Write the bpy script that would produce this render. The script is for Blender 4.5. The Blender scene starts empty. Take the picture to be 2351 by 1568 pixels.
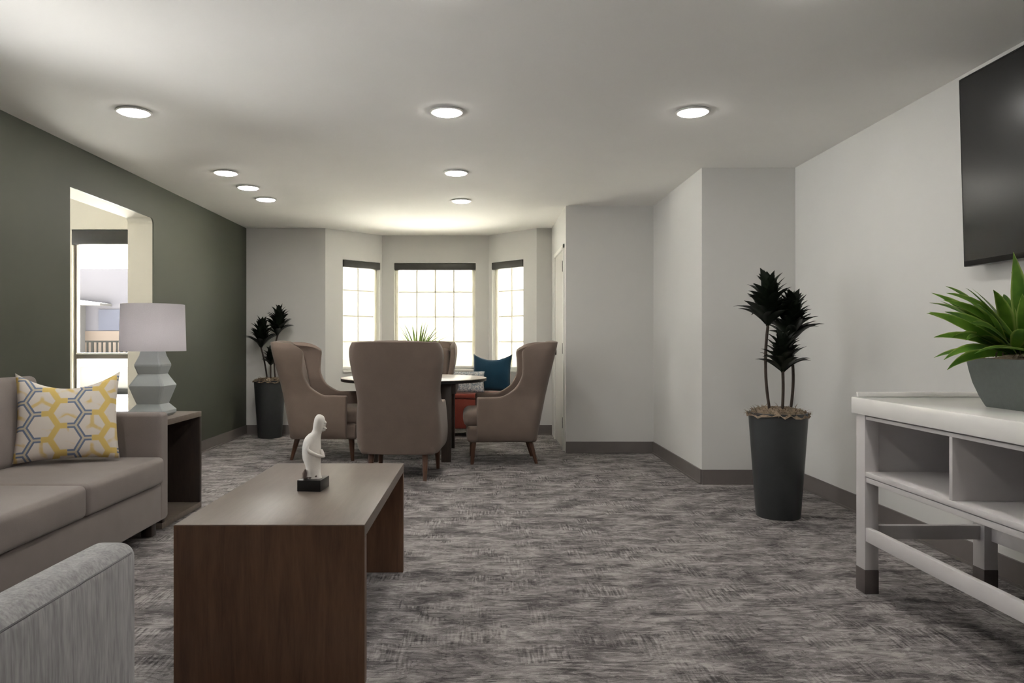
import bpy, bmesh, math, random
from mathutils import Vector, Matrix, Euler
sc = bpy.context.scene
COL = sc.collection
PI = math.pi
R = math.radians

# ------------------------------------------------------------------ camera, world, exposure
cam_d = bpy.data.cameras.new('camera')
cam_d.sensor_width = 36.0
cam_d.lens = 26.0
cam_d.shift_x = 0.030
cam_d.clip_start = 0.05
cam = bpy.data.objects.new('camera', cam_d)
COL.objects.link(cam)
cam.location = (0, 0, 1.10)
cam.rotation_euler = (R(90), 0, 0)
sc.camera = cam

SKY = 4.0          # hazy sky radiance
SUN = 225.0        # high sun, lights the ground outside; hardly reaches in through the windows
LAMP = 56.0        # downlight lens radiance
world = bpy.data.worlds.new('overcast_sky')
sc.world = world
world.use_nodes = True
wn = world.node_tree
wn.nodes.clear()
wo = wn.nodes.new('ShaderNodeOutputWorld')
wb = wn.nodes.new('ShaderNodeBackground')
wb.inputs['Color'].default_value = (0.97, 0.985, 1.0, 1)
wb.inputs['Strength'].default_value = SKY
wn.links.new(wb.outputs[0], wo.inputs[0])

sun_d = bpy.data.lights.new('sun', 'SUN')
sun_d.energy = SUN
sun_d.angle = R(2)
sun_d.color = (1.0, 0.985, 0.955)
sun = bpy.data.objects.new('sun', sun_d)
COL.objects.link(sun)
sun.rotation_euler = (R(-9), R(-3), 0)

sc.view_settings.view_transform = 'Standard'
sc.view_settings.look = 'None'
sc.view_settings.exposure = 0.90
sc.view_settings.gamma = 1.0
sc.view_settings.use_curve_mapping = False

# ------------------------------------------------------------------ materials
def srgb(r, g, b):
    f = lambda c: (c / 255 / 12.92) if c / 255 <= 0.04045 else ((c / 255 + 0.055) / 1.055) ** 2.4
    return (f(r), f(g), f(b), 1)

class NT:
    """small wrapper for building node trees"""
    def __init__(s, name):
        s.m = bpy.data.materials.new(name)
        s.m.use_nodes = True
        s.t = s.m.node_tree
        s.t.nodes.clear()
        s.out = s.t.nodes.new('ShaderNodeOutputMaterial')
    def n(s, typ, _props=None, **ins):
        nd = s.t.nodes.new(typ)
        for k, v in (_props or {}).items():
            setattr(nd, k, v)
        for k, v in ins.items():
            key = int(k[1:]) if k[0] == 'i' and k[1:].isdigit() else k.replace('_', ' ')
            s.set(nd.inputs[key], v)
        return nd
    def set(s, sock, v):
        if isinstance(v, bpy.types.NodeSocket):
            s.t.links.new(v, sock)
        elif isinstance(v, bpy.types.Node):
            s.t.links.new(v.outputs[0], sock)
        else:
            sock.default_value = v
    def math(s, op, a, b=0.0, c=0.0):
        return s.n('ShaderNodeMath', {'operation': op}, i0=a, i1=b, i2=c).outputs[0]
    def vmath(s, op, a, b=(0, 0, 0), c=(0, 0, 0)):
        return s.n('ShaderNodeVectorMath', {'operation': op}, i0=a, i1=b, i2=c)
    def mix(s, f, a, b):
        nd = s.t.nodes.new('ShaderNodeMix')
        nd.data_type = 'RGBA'
        s.set(nd.inputs[0], f); s.set(nd.inputs[6], a); s.set(nd.inputs[7], b)
        return nd.outputs[2]
    def ramp(s, f, stops):
        nd = s.t.nodes.new('ShaderNodeValToRGB')
        s.set(nd.inputs[0], f)
        e = nd.color_ramp.elements
        while len(e) < len(stops):
            e.new(0.5)
        for el, (p, c) in zip(e, stops):
            el.position = p; el.color = c
        return nd.outputs[0]
    def coord(s, kind='Object', scale=(1, 1, 1), rot=(0, 0, 0)):
        tc = s.t.nodes.new('ShaderNodeTexCoord')
        mp = s.n('ShaderNodeMapping', None, Vector=tc.outputs[kind], Scale=scale, Rotation=rot)
        return mp.outputs[0]
    def noise(s, vec, scale, detail=3.0, rough=0.5, dist=0.0):
        return s.n('ShaderNodeTexNoise', None, Vector=vec, Scale=scale, Detail=detail, Roughness=rough, Distortion=dist).outputs[0]
    def bump(s, h, strength, dist=0.01):
        return s.n('ShaderNodeBump', None, Height=h, Strength=strength, Distance=dist).outputs[0]
    def bsdf(s, color, rough=0.6, metal=0.0, spec=0.5, normal=None, sheen=0.0, coat=0.0):
        b = s.n('ShaderNodeBsdfPrincipled', None, Base_Color=color, Roughness=rough, Metallic=metal)
        b.inputs['Specular IOR Level'].default_value = spec
        b.inputs['Sheen Weight'].default_value = sheen
        b.inputs['Coat Weight'].default_value = coat
        if normal is not None:
            s.set(b.inputs['Normal'], normal)
        s.t.links.new(b.outputs[0], s.out.inputs[0])
        return b

def plain(name, col, rough=0.6, var=0.06, scale=30, bump=0.0, metal=0.0, spec=0.5, stretch=(1, 1, 1), sheen=0.0, bscale=None, coat=0.0):
    n = NT(name)
    c = n.coord('Object', stretch)
    f = n.noise(c, scale, 4)
    lo = tuple(x * (1 - var) for x in col[:3]) + (1,)
    hi = tuple(min(1, x * (1 + var)) for x in col[:3]) + (1,)
    cc = n.ramp(f, [(0.3, lo), (0.7, hi)])
    nm = None
    if bump:
        nm = n.bump(n.noise(c, bscale or scale * 4, 3), bump, 0.004)
    n.bsdf(cc, rough, metal, spec, nm, sheen, coat)
    return n.m

def fabric(name, col, var=0.12, weave=420, stretch=(1, 1, 1), bump=0.25, broad=9):
    n = NT(name)
    c = n.coord('Object', stretch)
    f1 = n.noise(c, weave, 2, 0.6)
    f2 = n.noise(c, broad, 3)
    f = n.math('ADD', n.math('MULTIPLY', f1, 0.65), n.math('MULTIPLY', f2, 0.35))
    lo = tuple(x * (1 - var) for x in col[:3]) + (1,)
    hi = tuple(min(1, x * (1 + var)) for x in col[:3]) + (1,)
    cc = n.ramp(f, [(0.35, lo), (0.65, hi)])
    n.bsdf(cc, 0.9, 0, 0.2, n.bump(f1, bump, 0.002), 0.15)
    return n.m

M = {}
M['wall'] = plain('light_grey_wall_paint', srgb(216, 215, 212), 0.75, 0.01, 3, 0.06, bscale=180, spec=0.25)
M['green'] = plain('olive_green_wall_paint', srgb(74, 76, 65), 0.6, 0.02, 3, 0.05, bscale=180, spec=0.3)
M['cream'] = plain('cream_reveal_paint', srgb(214, 210, 198), 0.75, 0.01, 3, 0.05, bscale=180, spec=0.25)
M['ceiling'] = plain('white_ceiling_paint', srgb(241, 240, 236), 0.85, 0.01, 3, 0.08, bscale=160, spec=0.15)
M['base'] = plain('grey_brown_rubber_base', srgb(110, 103, 100), 0.5, 0.04, 12)
M['white'] = plain('white_painted_trim', srgb(232, 231, 226), 0.45, 0.01, 6)
M['door'] = plain('pale_grey_door_paint', srgb(208, 206, 200), 0.45, 0.01, 6)
M['bronze'] = plain('dark_bronze_metal', srgb(60, 56, 52), 0.4, 0.05, 20, metal=0.7)
M['blackmetal'] = plain('black_metal', srgb(40, 39, 38), 0.45, 0.05, 20, metal=0.3)
M['cassette'] = plain('charcoal_shade_cassette', srgb(62, 59, 56), 0.5, 0.05, 20)

def carpet():
    n = NT('grey_patterned_carpet')
    c = n.coord('Object')
    warp = n.vmath('MULTIPLY_ADD', n.n('ShaderNodeTexNoise', None, Vector=c, Scale=3.0, Detail=2.0).outputs[1], (0.10, 0.10, 0), c).outputs[0]
    big = n.noise(n.n('ShaderNodeMapping', None, Vector=warp, Scale=(3.4, 5.5, 1)).outputs[0], 1.0, 4, 0.6, 0.5)
    cs = n.n('ShaderNodeMapping', None, Vector=warp, Scale=(7.5, 18, 1)).outputs[0]
    streak = n.noise(cs, 1.0, 4, 0.62, 0.35)
    cs2 = n.n('ShaderNodeMapping', None, Vector=warp, Scale=(16, 60, 1)).outputs[0]
    streak2 = n.noise(cs2, 1.0, 3, 0.6, 0.5)
    vor = n.n('ShaderNodeTexVoronoi', {'distance': 'CHEBYCHEV'}, Vector=warp, Scale=8.0, Randomness=0.8)
    sep = n.n('ShaderNodeSeparateColor', None, i0=vor.outputs['Color'])
    hx = n.n('ShaderNodeMapping', None, Vector=c, Scale=(95, 9, 1)).outputs[0]
    hy = n.n('ShaderNodeMapping', None, Vector=c, Scale=(9, 95, 1)).outputs[0]
    wx = n.noise(hx, 1.0, 2, 0.5, 0.3)
    wy = n.noise(hy, 1.0, 2, 0.5, 0.3)
    pick = n.math('GREATER_THAN', sep.outputs[0], 0.5)
    w = n.math('ADD', n.math('MULTIPLY', wx, pick), n.math('MULTIPLY', wy, n.math('SUBTRACT', 1.0, pick)))
    wmask = n.ramp(n.noise(c, 4.5, 2), [(0.45, (0, 0, 0, 1)), (0.62, (1, 1, 1, 1))])
    fib = n.noise(c, 330, 2, 0.7)
    rn = n.noise(n.n('ShaderNodeMapping', None, Vector=warp, Scale=(13, 30, 1)).outputs[0], 1.0, 1, 0.5, 0.8)
    ridge = n.ramp(n.math('ABSOLUTE', n.math('SUBTRACT', rn, 0.5)), [(0.008, (1, 1, 1, 1)), (0.035, (0, 0, 0, 1))])
    rn2 = n.noise(n.n('ShaderNodeMapping', None, Vector=warp, Scale=(11, 26, 1), Rotation=(0, 0, 0.5)).outputs[0], 1.0, 1, 0.5, 0.8)
    ridge2 = n.ramp(n.math('ABSOLUTE', n.math('SUBTRACT', rn2, 0.5)), [(0.008, (1, 1, 1, 1)), (0.04, (0, 0, 0, 1))])
    f = n.math('MULTIPLY', big, 0.58)
    f = n.math('ADD', f, n.math('MULTIPLY', streak, 0.44))
    f = n.math('ADD', f, n.math('MULTIPLY', streak2, 0.27))
    f = n.math('ADD', f, n.math('MULTIPLY', n.math('SUBTRACT', w, 0.5), n.math('ADD', 0.14, n.math('MULTIPLY', wmask, 0.46))))
    f = n.math('ADD', f, n.math('MULTIPLY', n.math('SUBTRACT', fib, 0.5), 0.30))
    f = n.math('ADD', f, n.math('MULTIPLY', ridge, 0.07))
    f = n.math('SUBTRACT', f, n.math('MULTIPLY', ridge2, 0.065))
    f = n.math('SUBTRACT', f, 0.145)
    col = n.ramp(f, [(0.34, srgb(74, 71, 71)), (0.45, srgb(113, 108, 108)), (0.53, srgb(138, 133, 132)), (0.66, srgb(174, 168, 166))])
    n.bsdf(col, 0.95, 0, 0.1, n.bump(n.math('ADD', fib, n.math('MULTIPLY', streak2, 0.6)), 0.5, 0.004))
    return n.m
M['carpet'] = carpet()

def wood(name, dark, light, stretch=(14, 14, 1.2), rough=0.4, spec=0.5):
    n = NT(name)
    c = n.coord('Object', stretch)
    f = n.noise(c, 2.2, 5, 0.6, 0.6)
    g = n.noise(c, 14, 3, 0.6)
    f = n.math('ADD', n.math('MULTIPLY', f, 0.75), n.math('MULTIPLY', g, 0.25))
    cc = n.ramp(f, [(0.3, dark), (0.7, light)])
    n.bsdf(cc, rough, 0, spec, n.bump(g, 0.06, 0.002))
    return n.m
M['walnut_v'] = wood('dark_walnut_vertical', srgb(78, 54, 41), srgb(118, 85, 63))
M['walnut_sheen'] = wood('walnut_top_sheen_in_colour', srgb(102, 91, 83), srgb(116, 104, 95), (14, 1.2, 14), 0.38)  # lighter, greyer than the sides: reflected light put into the top's colour
M['espresso'] = wood('espresso_wood', srgb(44, 36, 32), srgb(64, 53, 46), (10, 10, 1.5), 0.4)
M['endtop'] = wood('grey_brown_laminate', srgb(98, 88, 80), srgb(124, 112, 102), (2, 10, 10), 0.4)
M['legwood'] = wood('chestnut_leg', srgb(62, 42, 32), srgb(98, 65, 47), (20, 20, 2), 0.4)
M['tabletop'] = wood('pale_taupe_laminate', srgb(158, 146, 136), srgb(180, 168, 158), (2, 12, 2), 0.35)

M['sofa'] = fabric('taupe_sofa_weave', srgb(132, 123, 119), 0.08, 500, bump=0.15)
M['wing'] = fabric('taupe_wing_chair_weave', srgb(118, 104, 95), 0.10, 420)
M['heather'] = fabric('heather_grey_chenille', srgb(158, 157, 158), 0.26, 150, (1, 1, 0.10), 0.35, 30)
M['heather_top'] = fabric('heather_grey_chenille_top', srgb(160, 159, 160), 0.16, 260, (1, 1, 1), 0.3, 20)
M['welt'] = fabric('grey_seam', srgb(124, 123, 125), 0.05, 300)
M['red'] = fabric('rust_red_fabric', srgb(132, 62, 52), 0.08, 400)
M['blue'] = fabric('deep_teal_blue_velvet', srgb(22, 54, 74), 0.2, 300, broad=7)
def linen():
    n = NT('white_linen_shade')
    c = n.coord('Object')
    f = n.noise(c, 400, 2)
    col = n.ramp(f, [(0.3, srgb(222, 219, 221)), (0.7, srgb(232, 229, 231))])
    df = n.n('ShaderNodeBsdfDiffuse', None, Color=col)
    tr = n.n('ShaderNodeBsdfTranslucent', None, Color=col)
    m1 = n.n('ShaderNodeMixShader', None, i0=0.55, i1=df.outputs[0], i2=tr.outputs[0])
    n.t.links.new(m1.outputs[0], n.out.inputs[0])
    return n.m
M['linen'] = linen()
M['ceramic'] = plain('matte_pale_grey_ceramic', srgb(172, 178, 178), 0.55, 0.02, 10)
M['stone'] = plain('white_carved_stone', srgb(240, 235, 228), 0.7, 0.04, 40, 0.2, bscale=300)
M['black'] = plain('black_stone_base', srgb(22, 21, 21), 0.35, 0.05, 30)
M['console'] = plain('warm_grey_painted_wood', srgb(204, 200, 200), 0.5, 0.02, 12)
M['contop'] = plain('pale_quartz_top', srgb(242, 240, 237), 0.10, 0.02, 6, spec=0.5)
M['sock'] = plain('dark_brown_leg_sock', srgb(86, 78, 76), 0.5, 0.03, 20)
M['planter'] = plain('charcoal_fibreglass', srgb(58, 60, 61), 0.38, 0.05, 20)
M['bowl'] = plain('grey_green_stoneware', srgb(82, 88, 85), 0.55, 0.06, 60, 0.15)
M['moss'] = plain('dry_brown_moss', srgb(132, 116, 98), 0.95, 0.35, 60, 0.6, bscale=160)
M['stem'] = plain('brown_stem', srgb(58, 46, 38), 0.7, 0.2, 60)
M['darkleaf'] = plain('blackish_green_leaf', srgb(22, 30, 20), 0.45, 0.35, 14)
M['screen'] = plain('black_glass_screen', srgb(22, 22, 24), 0.22, 0.0, 5, spec=0.5)
M['bezel'] = plain('black_gloss_bezel', srgb(10, 10, 10), 0.3, 0.0, 5)
M['concrete'] = plain('pale_concrete', srgb(174, 172, 168), 0.85, 0.05, 3)
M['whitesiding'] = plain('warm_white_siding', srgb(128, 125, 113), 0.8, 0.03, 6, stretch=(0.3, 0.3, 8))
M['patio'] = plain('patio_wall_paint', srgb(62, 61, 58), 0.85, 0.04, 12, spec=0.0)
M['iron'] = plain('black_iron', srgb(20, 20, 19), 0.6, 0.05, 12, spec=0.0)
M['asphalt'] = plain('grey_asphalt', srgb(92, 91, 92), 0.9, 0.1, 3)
M['dark_ground'] = plain('added_ground_grey', srgb(98, 97, 98), 0.95, 0.2, 3)
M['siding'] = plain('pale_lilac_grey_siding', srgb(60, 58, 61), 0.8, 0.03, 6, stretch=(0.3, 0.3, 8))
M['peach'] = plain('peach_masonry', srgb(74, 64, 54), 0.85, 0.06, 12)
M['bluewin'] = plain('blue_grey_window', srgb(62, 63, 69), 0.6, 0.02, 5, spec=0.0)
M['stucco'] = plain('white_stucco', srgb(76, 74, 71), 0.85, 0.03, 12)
M['railing'] = plain('grey_brown_railing', srgb(92, 86, 80), 0.5, 0.04, 12)

def green_leaf(name, a, b, edge):
    n = NT(name)
    uv = n.n('ShaderNodeTexCoord').outputs['UV']
    x = n.n('ShaderNodeSeparateXYZ', None, i0=uv).outputs[0]
    f = n.math('ABSOLUTE', n.math('SUBTRACT', x, 0.5))
    c1 = n.ramp(n.noise(n.coord('Object'), 9, 3), [(0.35, a), (0.65, b)])
    stripe = n.ramp(f, [(0.33, (0, 0, 0, 1)), (0.46, (1, 1, 1, 1))])
    cc = n.mix(n.math('MULTIPLY', stripe, 0.75), c1, edge)
    bs = n.bsdf(cc, 0.35, 0, 0.5)
    tr = n.n('ShaderNodeBsdfTranslucent', None, Color=cc)
    mx = n.n('ShaderNodeMixShader', None, i0=0.25, i1=bs.outputs[0], i2=tr.outputs[0])
    n.t.links.new(mx.outputs[0], n.out.inputs[0])
    return n.m
M['leaf'] = green_leaf('glossy_striped_leaf', srgb(58, 100, 30), srgb(108, 148, 54), srgb(176, 190, 110))
M['grass'] = green_leaf('grass_blade', srgb(88, 124, 50), srgb(130, 160, 76), srgb(160, 180, 110))

def shade_fabric():
    n = NT('cream_sheer_roller_fabric')
    c = n.coord('Object')
    f = n.noise(c, 300, 2)
    col = n.ramp(f, [(0.3, srgb(250, 247, 232)), (0.7, srgb(254, 252, 240))])
    tr = n.n('ShaderNodeBsdfTranslucent', None, Color=col)
    df = n.n('ShaderNodeBsdfDiffuse', None, Color=col)
    tp = n.n('ShaderNodeBsdfTransparent', None, Color=(1, 0.99, 0.95, 1))
    m1 = n.n('ShaderNodeMixShader', None, i0=0.95, i1=tr.outputs[0], i2=df.outputs[0])
    m2 = n.n('ShaderNodeMixShader', None, i0=0.77, i1=m1.outputs[0], i2=tp.outputs[0])
    n.t.links.new(m2.outputs[0], n.out.inputs[0])
    return n.m
M['shade'] = shade_fabric()

def glass():
    n = NT('clear_window_glass')
    c = n.coord('Object')
    f = n.noise(c, 4, 1)
    tp = n.n('ShaderNodeBsdfTransparent', None, Color=n.ramp(f, [(0.3, (0.94, 0.95, 0.95, 1)), (0.7, (0.96, 0.97, 0.97, 1))]))
    gl = n.n('ShaderNodeBsdfGlossy', None, Roughness=0.02)
    fr = n.n('ShaderNodeFresnel', None, IOR=1.25)
    m1 = n.n('ShaderNodeMixShader', None, i0=fr.outputs[0], i1=tp.outputs[0], i2=gl.outputs[0])
    n.t.links.new(m1.outputs[0], n.out.inputs[0])
    return n.m
M['glass'] = glass()

def emit(name, col, s):
    n = NT(name)
    f = n.noise(n.coord('Object'), 3, 1)
    e = n.n('ShaderNodeEmission', None, Color=n.ramp(f, [(0.0, col), (1.0, col)]), Strength=s)
    n.t.links.new(e.outputs[0], n.out.inputs[0])
    return n.m
M['bulb'] = emit('dim_bulb', (1.0, 0.96, 0.95, 1), 14.0)
M['lens'] = emit('warm_white_led_lens', (1.0, 0.965, 0.91, 1), LAMP)

def hex_fabric():
    n = NT('hexagon_print_fabric')
    uv = n.n('ShaderNodeTexCoord').outputs['UV']     # uv in metres on the pillow
    s = 0.135                                        # flat to flat
    sp = n.n('ShaderNodeSeparateXYZ', None, i0=uv)
    px = n.math('DIVIDE', sp.outputs[1], s)          # swap axes: flat-top hexagons
    py = n.math('DIVIDE', sp.outputs[0], s)
    H = (0.5, 0.8660254)
    def cell(ox, oy):
        ax = n.math('SUBTRACT', n.math('WRAP', n.math('SUBTRACT', px, ox), 1.0, 0.0), 0.5)
        ay = n.math('SUBTRACT', n.math('WRAP', n.math('SUBTRACT', py, oy), 1.7320508, 0.0), 0.8660254)
        return ax, ay
    ax, ay = cell(0, 0)
    bx, by = cell(*H)
    def dot(x, y):
        return n.math('ADD', n.math('MULTIPLY', x, x), n.math('MULTIPLY', y, y))
    def hd(x, y):
        x = n.math('ABSOLUTE', x); y = n.math('ABSOLUTE', y)
        return n.math('MAXIMUM', x, n.math('ADD', n.math('MULTIPLY', x, 0.5), n.math('MULTIPLY', y, 0.8660254)))
    edge = n.math('SUBTRACT', 0.5, n.math('MINIMUM', hd(ax, ay), hd(bx, by)))
    # blue double line
    d1 = n.math('ABSOLUTE', n.math('SUBTRACT', edge, 0.07))
    blue = n.ramp(d1, [(0.028, (1, 1, 1, 1)), (0.038, (0, 0, 0, 1))])
    pale = n.ramp(edge, [(0.036, (1, 1, 1, 1)), (0.046, (0, 0, 0, 1))])
    # columns alternate between blue outlines and broad yellow bands
    stripe = n.math('COSINE', n.math('MULTIPLY', n.math('SUBTRACT', py, 0.433), 2 * PI / 1.7320508))
    msk = n.ramp(stripe, [(0.0, (0, 0, 0, 1)), (0.08, (1, 1, 1, 1))])
    yel = n.ramp(edge, [(0.09, (1, 1, 1, 1)), (0.125, (0, 0, 0, 1))])
    # inner spokes of the cube figure
    def spoke(ax, ay):
        a = n.math('ARCTAN2', ay, ax)
        w = n.math('ABSOLUTE', n.math('SINE', n.math('MULTIPLY', a, 1.5)))
        return n.math('MULTIPLY', w, n.math('SQRT', dot(ax, ay)))
    useA = n.math('LESS_THAN', dot(ax, ay), dot(bx, by))
    sA = spoke(ax, ay); sB = spoke(bx, by)
    spk = n.math('ADD', n.math('MULTIPLY', sA, useA), n.math('MULTIPLY', sB, n.math('SUBTRACT', 1.0, useA)))
    sp_m = n.ramp(spk, [(0.06, (1, 1, 1, 1)), (0.13, (0, 0, 0, 1))])
    blot = n.ramp(n.noise(n.coord('UV'), 11, 2), [(0.48, (0, 0, 0, 1)), (0.58, (1, 1, 1, 1))])
    cream, yl, bl = srgb(226, 217, 208), srgb(222, 194, 118), srgb(120, 132, 156)
    c = n.mix(n.math('MULTIPLY', sp_m, n.math('MULTIPLY', blot, 0.85)), cream, yl)
    c = n.mix(n.math('MULTIPLY', yel, n.math('SUBTRACT', 1.0, msk)), c, yl)
    c = n.mix(n.math('MULTIPLY', pale, msk), c, srgb(206, 196, 176))
    c = n.mix(n.math('MULTIPLY', blue, msk), c, bl)
    n.bsdf(c, 0.9, 0, 0.2, n.bump(n.noise(n.coord('UV'), 700, 2), 0.2, 0.002))
    return n.m
M['hex'] = hex_fabric()

def speckle():
    n = NT('blue_white_flecked_fabric')
    c = n.coord('Object', (1, 1, 1))
    f = n.noise(c, 38, 3, 0.7)
    v = n.n('ShaderNodeTexVoronoi', None, Vector=c, Scale=60.0).outputs[0]
    f = n.math('ADD', n.math('MULTIPLY', f, 0.8), n.math('MULTIPLY', v, 0.25))
    n.bsdf(n.ramp(f, [(0.38, srgb(118, 128, 144)), (0.5, srgb(168, 172, 178)), (0.62, srgb(210, 208, 206))]), 0.9, 0, 0.2)
    return n.m
M['fleck'] = speckle()

# ------------------------------------------------------------------ mesh helpers
def obj(name, bm, mat, parent=None, smooth=None, loc=None):
    me = bpy.data.meshes.new(name)
    bm.normal_update()
    bm.to_mesh(me); bm.free()
    mats = mat if isinstance(mat, (list, tuple)) else [mat]
    for m in mats:
        me.materials.append(m)
    if smooth is not None:
        me.shade_smooth()
        if smooth < 180:
            me.set_sharp_from_angle(angle=R(smooth))
    o = bpy.data.objects.new(name, me)
    COL.objects.link(o)
    if parent is not None:
        o.parent = parent
    if loc is not None:
        o.location = loc
    return o

def thing(name, label, cat, loc=(0, 0, 0), rz=0.0, group=None):
    o = bpy.data.objects.new(name, None)
    o.empty_display_size = 0.1
    COL.objects.link(o)
    o.location = loc
    o.rotation_euler = (0, 0, rz)
    return tag(o, label, cat, group)

def tag(o, label, cat, group=None):
    o['label'] = label; o['category'] = cat
    if group:
        o['group'] = group
    return o

def struct(o, label=None):
    o['kind'] = 'structure'
    if label:
        o['label'] = label
    return o

def dup(root, loc, rz, label, group=None):
    r = root.copy(); COL.objects.link(r)
    r.location = loc; r.rotation_euler = (0, 0, rz)
    r['label'] = label
    for ch in list(root.children):
        c = ch.copy(); COL.objects.link(c); c.parent = r
        for g in ch.children:
            d = g.copy(); COL.objects.link(d); d.parent = c
    return r

def merge(bm, tmp, mat_index=0):
    me = bpy.data.meshes.new('tmp')
    if mat_index:
        for f in tmp.faces:
            f.material_index = mat_index
    tmp.to_mesh(me); tmp.free()
    bm.from_mesh(me)
    bpy.data.meshes.remove(me)

def add_box(bm, x0, x1, y0, y1, z0, z1, bev=0.0, seg=2, mat=None, mi=0):
    t = bmesh.new()
    bmesh.ops.create_cube(t, size=1.0)
    for v in t.verts:
        v.co = Vector(((x0 + x1) / 2 + v.co.x * (x1 - x0), (y0 + y1) / 2 + v.co.y * (y1 - y0), (z0 + z1) / 2 + v.co.z * (z1 - z0)))
    if bev > 0:
        bmesh.ops.bevel(t, geom=list(t.edges), offset=bev, segments=seg, profile=0.5, affect='EDGES')
    if mat is not None:
        t.transform(mat)
    merge(bm, t, mi)

def box(name, b, mat, parent=None, bev=0.0, seg=2, xf=None, loc=None):
    bm = bmesh.new()
    add_box(bm, *b, bev=bev, seg=seg, mat=xf)
    return obj(name, bm, mat, parent, 35 if bev else None, loc)

def axis_steps(h, r, seg, n):
    out = []
    for i in range(seg):
        a = (i / seg) * PI / 2
        out.append(-h + r * (1 - math.sin(a)) * 0 + r * (1 - math.cos(a)) if False else -h + r * i / seg)
    inner = h - r
    for i in range(n + 1):
        out.append(-inner + 2 * inner * i / n)
    for i in range(1, seg + 1):
        out.append(inner + r * i / seg)
    return out

def rbox(sx, sy, sz, r, bulge=(0, 0, 0), seg=4, n=6, warp=None):
    """rounded, slightly domed cushion-like box centred at the origin"""
    h = (sx / 2, sy / 2, sz / 2)
    st = [axis_steps(h[i], min(r, h[i] * 0.999), seg, n if h[i] > r * 1.2 else 1) for i in range(3)]
    bm = bmesh.new()
    def shape(p):
        q = [max(-(h[i] - r), min(h[i] - r, p[i])) for i in range(3)]
        d = Vector([p[i] - q[i] for i in range(3)])
        if d.length > 1e-9:
            m = max(abs(d[0]), abs(d[1]), abs(d[2]))
            d = d.normalized() * m
        v = Vector(q) + d
        u = [max(-1, min(1, p[i] / h[i])) for i in range(3)]
        for i in range(3):
            j, k = (i + 1) % 3, (i + 2) % 3
            v[i] += bulge[i] * u[i] * (1 - u[j] ** 2) * (1 - u[k] ** 2)
        if warp:
            v = warp(v, u)
        return v
    for ax in range(3):
        j, k = (ax + 1) % 3, (ax + 2) % 3
        for sgn in (-1, 1):
            g = []
            for a in st[j]:
                row = []
                for b in st[k]:
                    p = [0, 0, 0]; p[ax] = sgn * h[ax]; p[j] = a; p[k] = b
                    row.append(bm.verts.new(shape(p)))
                g.append(row)
            for a in range(len(g) - 1):
                for b in range(len(g[0]) - 1):
                    q = [g[a][b], g[a + 1][b], g[a + 1][b + 1], g[a][b + 1]]
                    bm.faces.new(q if sgn > 0 else q[::-1])
    bmesh.ops.remove_doubles(bm, verts=list(bm.verts), dist=1e-5)
    return bm

def cushion(name, b, r, mat, parent, bulge=(0, 0, 0), xf=None, n=6, warp=None, seg=4):
    x0, x1, y0, y1, z0, z1 = b
    bm = rbox(x1 - x0, y1 - y0, z1 - z0, r, bulge, seg, n, warp)
    m = Matrix.Translation(((x0 + x1) / 2, (y0 + y1) / 2, (z0 + z1) / 2))
    bm.transform(m if xf is None else m @ xf)
    return obj(name, bm, mat, parent, 180)

def add_lathe(bm, prof, seg=40, c=(0, 0, 0), squash=None, cap=True):
    rings = []
    for r, z in prof:
        rings.append([bm.verts.new((c[0] + r * math.cos(2 * PI * i / seg), c[1] + r * math.sin(2 * PI * i / seg), c[2] + z)) for i in range(seg)])
    for a, b in zip(rings, rings[1:]):
        for i in range(seg):
            bm.faces.new((a[i], a[(i + 1) % seg], b[(i + 1) % seg], b[i]))
    if cap:
        bm.faces.new(rings[0][::-1]); bm.faces.new(rings[-1])
    return rings

def add_loft(bm, rings, cap=True):
    """rings: list of lists of points, same count, closed"""
    vs = [[bm.verts.new(p) for p in r] for r in rings]
    n = len(vs[0])
    for a, b in zip(vs, vs[1:]):
        for i in range(n):
            bm.faces.new((a[i], a[(i + 1) % n], b[(i + 1) % n], b[i]))
    if cap:
        bm.faces.new(vs[0][::-1]); bm.faces.new(vs[-1])

def add_tube(bm, pts, rad, seg=8, cap=True):
    pts = [Vector(p) for p in pts]
    rads = rad if isinstance(rad, (list, tuple)) else [rad] * len(pts)
    rings = []
    for i, p in enumerate(pts):
        t = (pts[min(i + 1, len(pts) - 1)] - pts[max(i - 1, 0)]).normalized()
        ref = Vector((0, 0, 1)) if abs(t.z) < 0.9 else Vector((1, 0, 0))
        a = t.cross(ref).normalized(); b = a.cross(t).normalized()
        rings.append([p + (a * math.cos(2 * PI * k / seg) + b * math.sin(2 * PI * k / seg)) * rads[i] for k in range(seg)])
    add_loft(bm, rings, cap)

def interp(tab, z):
    if z <= tab[0][0]:
        return tab[0][1]
    for (a, va), (b, vb) in zip(tab, tab[1:]):
        if z <= b:
            t = (z - a) / (b - a)
            t = t * t * (3 - 2 * t) * 0.5 + t * 0.5
            return va + (vb - va) * t
    return tab[-1][1]

def uvlay(bm):
    return bm.loops.layers.uv.get('UVMap') or bm.loops.layers.uv.new('UVMap')

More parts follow.
